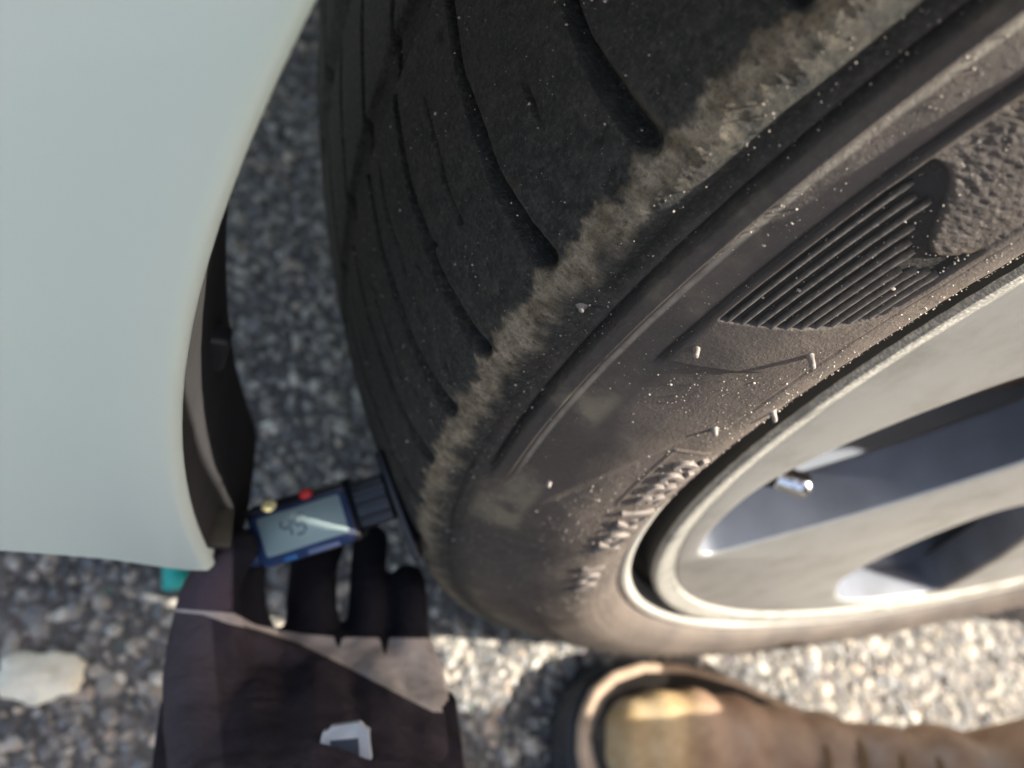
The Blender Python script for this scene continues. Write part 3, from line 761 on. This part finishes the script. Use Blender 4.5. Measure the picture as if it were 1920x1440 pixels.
    for y, d, sx, sz in ((1306, D - .010, .0455, .0185), (1314, D - .013, .0468, .0202), (1350, D - .020, .0472, .0208), (1400, D - .030, .0478, .0212), (1450, D - .040, .0480, .0208), (1456, D - .041, .0465, .0190), (1450, D - .039, .0450, .0175), (1400, D - .029, .0440, .0165)):
        c = cen(y, d); s_ = (d / .29)
        row = []
        for a in np.linspace(0, 2 * math.pi, 64, endpoint=False):
            rip = 1 + .004 * math.sin(a * 32)
            sag = -.006 * math.cos(a * 1.0) ** 2 + .004
            p = c + AX[0] * sx * math.cos(a) * rip * s_ - AX[2] * sz * math.sin(a) * rip - AX[1] * (.010 * math.sin(a) * (1 - abs(math.cos(a)) ** 3)) * (1 if math.sin(a) > 0 else 0)
            row.append(p)
        rows.append(row)
    keep(mesh_np('glove_cuff', np.array(rows).reshape(-1, 3), grid_faces(len(rows), 64, True), person, knit('cuff_knit', (.026, .022, .030), sc=3000)))
    # sewn label on the cuff
    c = P(647, 1408, .2365); ex = AX[0]; ey = -AX[1]
    t = empty('glove_label', (0, 0, 0), person); 
    bpy.data.objects.remove(t)
    bm = bmesh.new(); rg = random.Random(4); pts = []
    for k in range(28):
        a = 2 * math.pi * k / 28; e_ = 1 + rg.uniform(-.10, .10)
        sx = abs(math.cos(a)) ** .45 * math.copysign(1, math.cos(a)); sy = abs(math.sin(a)) ** .45 * math.copysign(1, math.sin(a))
        pts.append(c + AX[0] * .0068 * sx * e_ - AX[1] * .0066 * sy * e_ - AX[1] * .0010 * sx)
    for zz in (0, -.0009):
        pass
    top = [bm.verts.new(p - AX[2] * .0008) for p in pts]; botv = [bm.verts.new(p + AX[2] * .0010) for p in pts]
    bm.faces.new(top); 
    for k in range(28): bm.faces.new((top[k], botv[k], botv[(k + 1) % 28], top[(k + 1) % 28]))
    bmesh.ops.recalc_face_normals(bm, faces=bm.faces)
    keep(from_bm('cuff_label', bm, person, simple('worn_label', (.40, .42, .44), .6, var=.25, scale=300), False))
    bm = bmesh.new(); pts = [c + AX[0] * x - AX[1] * y - AX[2] * .0012 for x, y in ((-.0036, .0030), (.0036, .0036), (.0040, -.0024), (.0010, -.0036), (-.0034, -.0026))]
    bm.faces.new([bm.verts.new(p) for p in pts]); r = bmesh.ops.extrude_face_region(bm, geom=bm.faces[:])
    for v in r['geom']:
        if isinstance(v, bmesh.types.BMVert): v.co += Vector(AX[2] * .0008)
    bmesh.ops.recalc_face_normals(bm, faces=bm.faces)
    keep(from_bm('label_mark', bm, person, simple('label_black', (.03, .035, .05), .6), False))
glove()
def figure():
    M_JKT = knit('jacket_cloth', (.045, .043, .050), sc=900); M_TRS = knit('trouser_cloth', (.035, .034, .040), sc=900); M_HAIR = simple('hair', (.03, .02, .015), .6, var=.3)
    wr = P(590, 1640, .262); el = np.array((-.245, -.36, .25)); sh = np.array((.02, -.40, .66))
    neck = np.array((.03, -.52, .74)); chest = np.array((.12, -.52, .58)); hip = np.array((.36, -.50, .27)); head = np.array((-.06, -.49, .86))
    lsh = np.array((.08, -.30, .74)); lel = np.array((.12, -.215, .55)); lwr = np.array((-.20, -.150, .55))
    # bare body: head, neck, wrists
    b = blob('body', [[(neck + (0.02, 0, -.05), .055), (head + (.03, 0, -.07), .055)], [(head + (0, 0, .02), .088), (head + (-.03, 0, -.05), .062)],
                      [(neck, .07), (chest, .10)], [(chest, .10), (sh, .04), (el, .034), (wr, .027), (P(575, 1470, .278), .019)],
                      [(head + (-.088, 0, -.01), .012), (head + (-.100, 0, -.025), .011)], [(head + (0, .085, -.01), .018), (head + (.005, .085, -.03), .012)], [(head + (0, -.085, -.01), .018), (head + (.005, -.085, -.03), .012)],
                      [(chest, .10), (lsh, .04), (lel, .034), (lwr, .028), (lwr + (-.06, .046, -.02), .047), (lwr + (-.13, .066, -.045), .045)],  # unseen left arm, fist enlarged, posed to shade the wing and left ground
                      [(lwr + (-.05, .005, .0), .016), (lwr + (-.155, .040, -.02), .012)], [(lwr + (-.05, -.02, .02), .016), (lwr + (-.155, .02, .0), .012)], [(lwr + (-.04, .01, -.02), .014), (lwr + (-.14, .02, -.03), .010)]], .009, person, [M_SKIN], 4)
    keep(b)
    keep(blob('hair', [[(head + (.02, 0, .045), .088), (head + (.045, 0, -.01), .072)]], .008, person, [M_HAIR], 3))
    keep(blob('jacket', [[(neck + (.03, 0, -.03), .085), (chest, .150), (hip + (-.03, 0, .06), .150)], [(chest + (0, .07, .03), .12), (sh, .072), (el, .055), (el * .35 + wr * .65, .040)],
                         [(chest + (0, .10, .05), .12), (lsh, .065), (lel, .045), (lwr + (0, .006, 0), .046)]], .012, person, [M_JKT], 5))
    ank = np.array((.140, -.118, .17)); kn = np.array((-.01, -.30, .48)); lank = np.array((.16, -.62, .14)); lkn = np.array((-.06, -.60, .42))
    keep(blob('trousers', [[(hip, .15), (hip + (-.02, .07, .0), .11), (kn, .068), (ank * .5 + kn * .5, .055), (ank, .050)], [(hip + (-.02, -.07, .0), .11), (lkn, .070), (lank, .052)]], .010, person, [M_TRS], 4))
figure()
def boot(name, heel, toe):
    heel = np.array(heel, float); toe = np.array(toe, float); L = np.linalg.norm((toe - heel)[:2])
    r = empty(name, tuple(heel), person); keep(r)
    d = (toe - heel); r.rotation_euler = (0, 0, math.atan2(d[1], d[0]))
    uu = [0, .02, .06, .14, .28, .42, .56, .70, .80, .88, .94, .975, .993, 1.0]
    hw = [.012, .022, .031, .036, .035, .037, .045, .0515, .0515, .046, .036, .025, .013, .003]
    n = 70; u = np.concatenate([np.linspace(0, .1, 16), np.linspace(.12, .86, 30), 1 - .13 * (np.linspace(1, 0, 26)[1:] ** 2)])
    W = np.interp(u, uu, hw); cy = .004 * np.sin(u * 3.0)
    def slab(nm, grow, zs, mat):
        rows = []
        for z, g in zs:
            x = L * u; w_ = np.maximum(W + g + grow, .001)
            xl = (x - L / 2) * (1 + 2 * (g + grow) / L) + L / 2
            rows.append(np.concatenate([np.stack([xl, cy + w_, 0 * x + z], -1), np.stack([xl[::-1], (cy - w_)[::-1], 0 * x + z], -1)]))
        V = np.array(rows); m_ = V.shape[1]; F = list(map(tuple, grid_faces(len(zs), m_, True)))
        bm = bmesh.new(); vs = [bm.verts.new(p) for p in V.reshape(-1, 3)]
        for f in F: bm.faces.new([vs[i] for i in f])
        bm.faces.new(vs[-m_:]); bm.faces.new(vs[:m_][::-1]); bmesh.ops.recalc_face_normals(bm, faces=bm.faces)
        return from_bm(nm, bm, r, mat)
    slab('boot_sole', .006, [(0, -.002), (.003, 0), (.012, .0005), (.014, -.001), (.022, .0005), (.027, -.0005)], simple('sole_rubber', (.02, .022, .028), .6, var=.3, scale=120, bump=.0008))
    slab('boot_welt', .0020, [(.0272, 0), (.0290, .0012), (.0325, .0008), (.0338, -.0015)], simple('welt', (.46, .34, .25), .55, var=.2, scale=200))
    slab('boot_rand', -.0035, [(.0330, .0), (.0375, .0)], simple('dark_stitch_groove', (.03, .024, .02), .7))
    ch = []
    for t, w_, h_ in ((.955, .020, .034), (.92, .030, .046), (.87, .038, .053), (.80, .0435, .058), (.72, .0440, .062), (.63, .0415, .070), (.55, .0375, .080), (.47, .034, .094), (.38, .033, .112)):
        x = L * t; rr = min(w_ * .62, (h_ - .034) * .62 + .006)
        z = h_ - rr
        for zz in np.linspace(.034 + rr * .35, z, 3):
            k = 1 if zz < z - .004 else .72
            ch.append([((x, (w_ - rr) * k, zz), rr), ((x, -(w_ - rr) * k, zz), rr)])
    ch.append([((L * .36, 0, .075), .036), ((L * .12, 0, .06), .033)]); ch.append([((L * .36, 0, .05), .034), ((L * .10, 0, .05), .031)])
    ch.append([((L * .26, 0, .06), .036), ((L * .23, 0, .14), .040), ((L * .22, 0, .19), .046)])
    q = N('boot_leather'); oc = q.obj(); sp = q.n('SeparateXYZ'); q.l(oc, sp.inputs[0])
    nz = q.noise(oc, 45, 5, .6); cap = q.rng(q.math('ADD', sp.outputs[0], q.math('MULTIPLY', nz, .012)), L * .82, L * .875)
    c = q.mix(q.rng(nz, .3, .7), (.28, .17, .11), (.44, .30, .21))
    c = q.mix(q.math('MULTIPLY', q.rng(q.noise(oc, 25, 3), .5, .7), .6), c, (.50, .42, .36))
    c = q.mix(cap, c, q.mix(q.rng(nz, .35, .65), (.40, .27, .13), (.54, .42, .26)))
    M_L = q.set(Base_Color=c, Roughness=.55, Normal=q.bump(q.noise(oc, 700, 4), .0004))
    blob('boot_upper', ch, .0028, r, [M_L], 22)
    # tongue and lace loops
    lc = simple('lace', (.20, .13, .07), .8)
    for k in range(4):
        x = L * (.60 - k * .055); z = .0725 + k * .009; rows = []
        for t in np.linspace(-1, 1, 12):
            c0 = np.array((x + .004 * t, .020 * t, z + .002 - .010 * t * t)); 
            rows.append([c0 + .0018 * np.array((math.cos(a), 0, math.sin(a))) for a in np.linspace(0, 2 * math.pi, 8, endpoint=False)])
        mesh_np('boot_lace', np.array(rows).reshape(-1, 3), grid_faces(12, 8, True), r, lc)
    return r
boot('work_boot', (.174, -.108, -.001), (-.139, -.051, -.001))
boot('work_boot', (.20, -.63, -.001), (-.10, -.62, -.001))

# ------------------------------------------------------------------ bits lying on the asphalt
def scrap():
    bm = bmesh.new(); bmesh.ops.create_cube(bm, size=1)
    for v in bm.verts: v.co = Vector((v.co.x * .0125, v.co.y * .0190, v.co.z * .0022)) + Vector((0, 0, .003 + .0015 * v.co.x))
    bmesh.ops.bevel(bm, geom=bm.edges[:], offset=.0006, segments=2, affect='EDGES')
    o = from_bm('plastic_scrap', bm, None, simple('teal_plastic', (.02, .42, .36), .45))
    o.location = (-.352, .035, .0015); o.rotation_euler = (0, 0, R(8))
    tag(o, 'small teal plastic scrap lying on the asphalt under the bumper corner', 'scrap')
scrap()
def pale_stone():
    rg = np.random.default_rng(2)
    bm = bmesh.new(); bmesh.ops.create_icosphere(bm, subdivisions=4, radius=1)
    for v in bm.verts:
        n_ = 1 + .30 * (float(vnoise(np.array(v.co.x * 2.2 + 9), np.array(v.co.y * 2.2 + v.co.z + 9), 3)) - .5) + .16 * (float(vnoise(np.array(v.co.x * 6 + 29), np.array(v.co.y * 6 + v.co.z * 4 + 19), 5)) - .5)
        v.co = Vector((v.co.x * .020 * n_, v.co.y * .0115 * n_, v.co.z * .0055 * n_))
    o = from_bm('pale_stone', bm, None, simple('cream_stone', (.84, .79, .64), .8, var=.12, scale=300, bump=.001))
    o.location = (-.404, -.017, -.001); o.rotation_euler = (0, 0, R(6))
    tag(o, 'cream coloured flat stone in the asphalt left of the gloved hand', 'stone')
pale_stone()
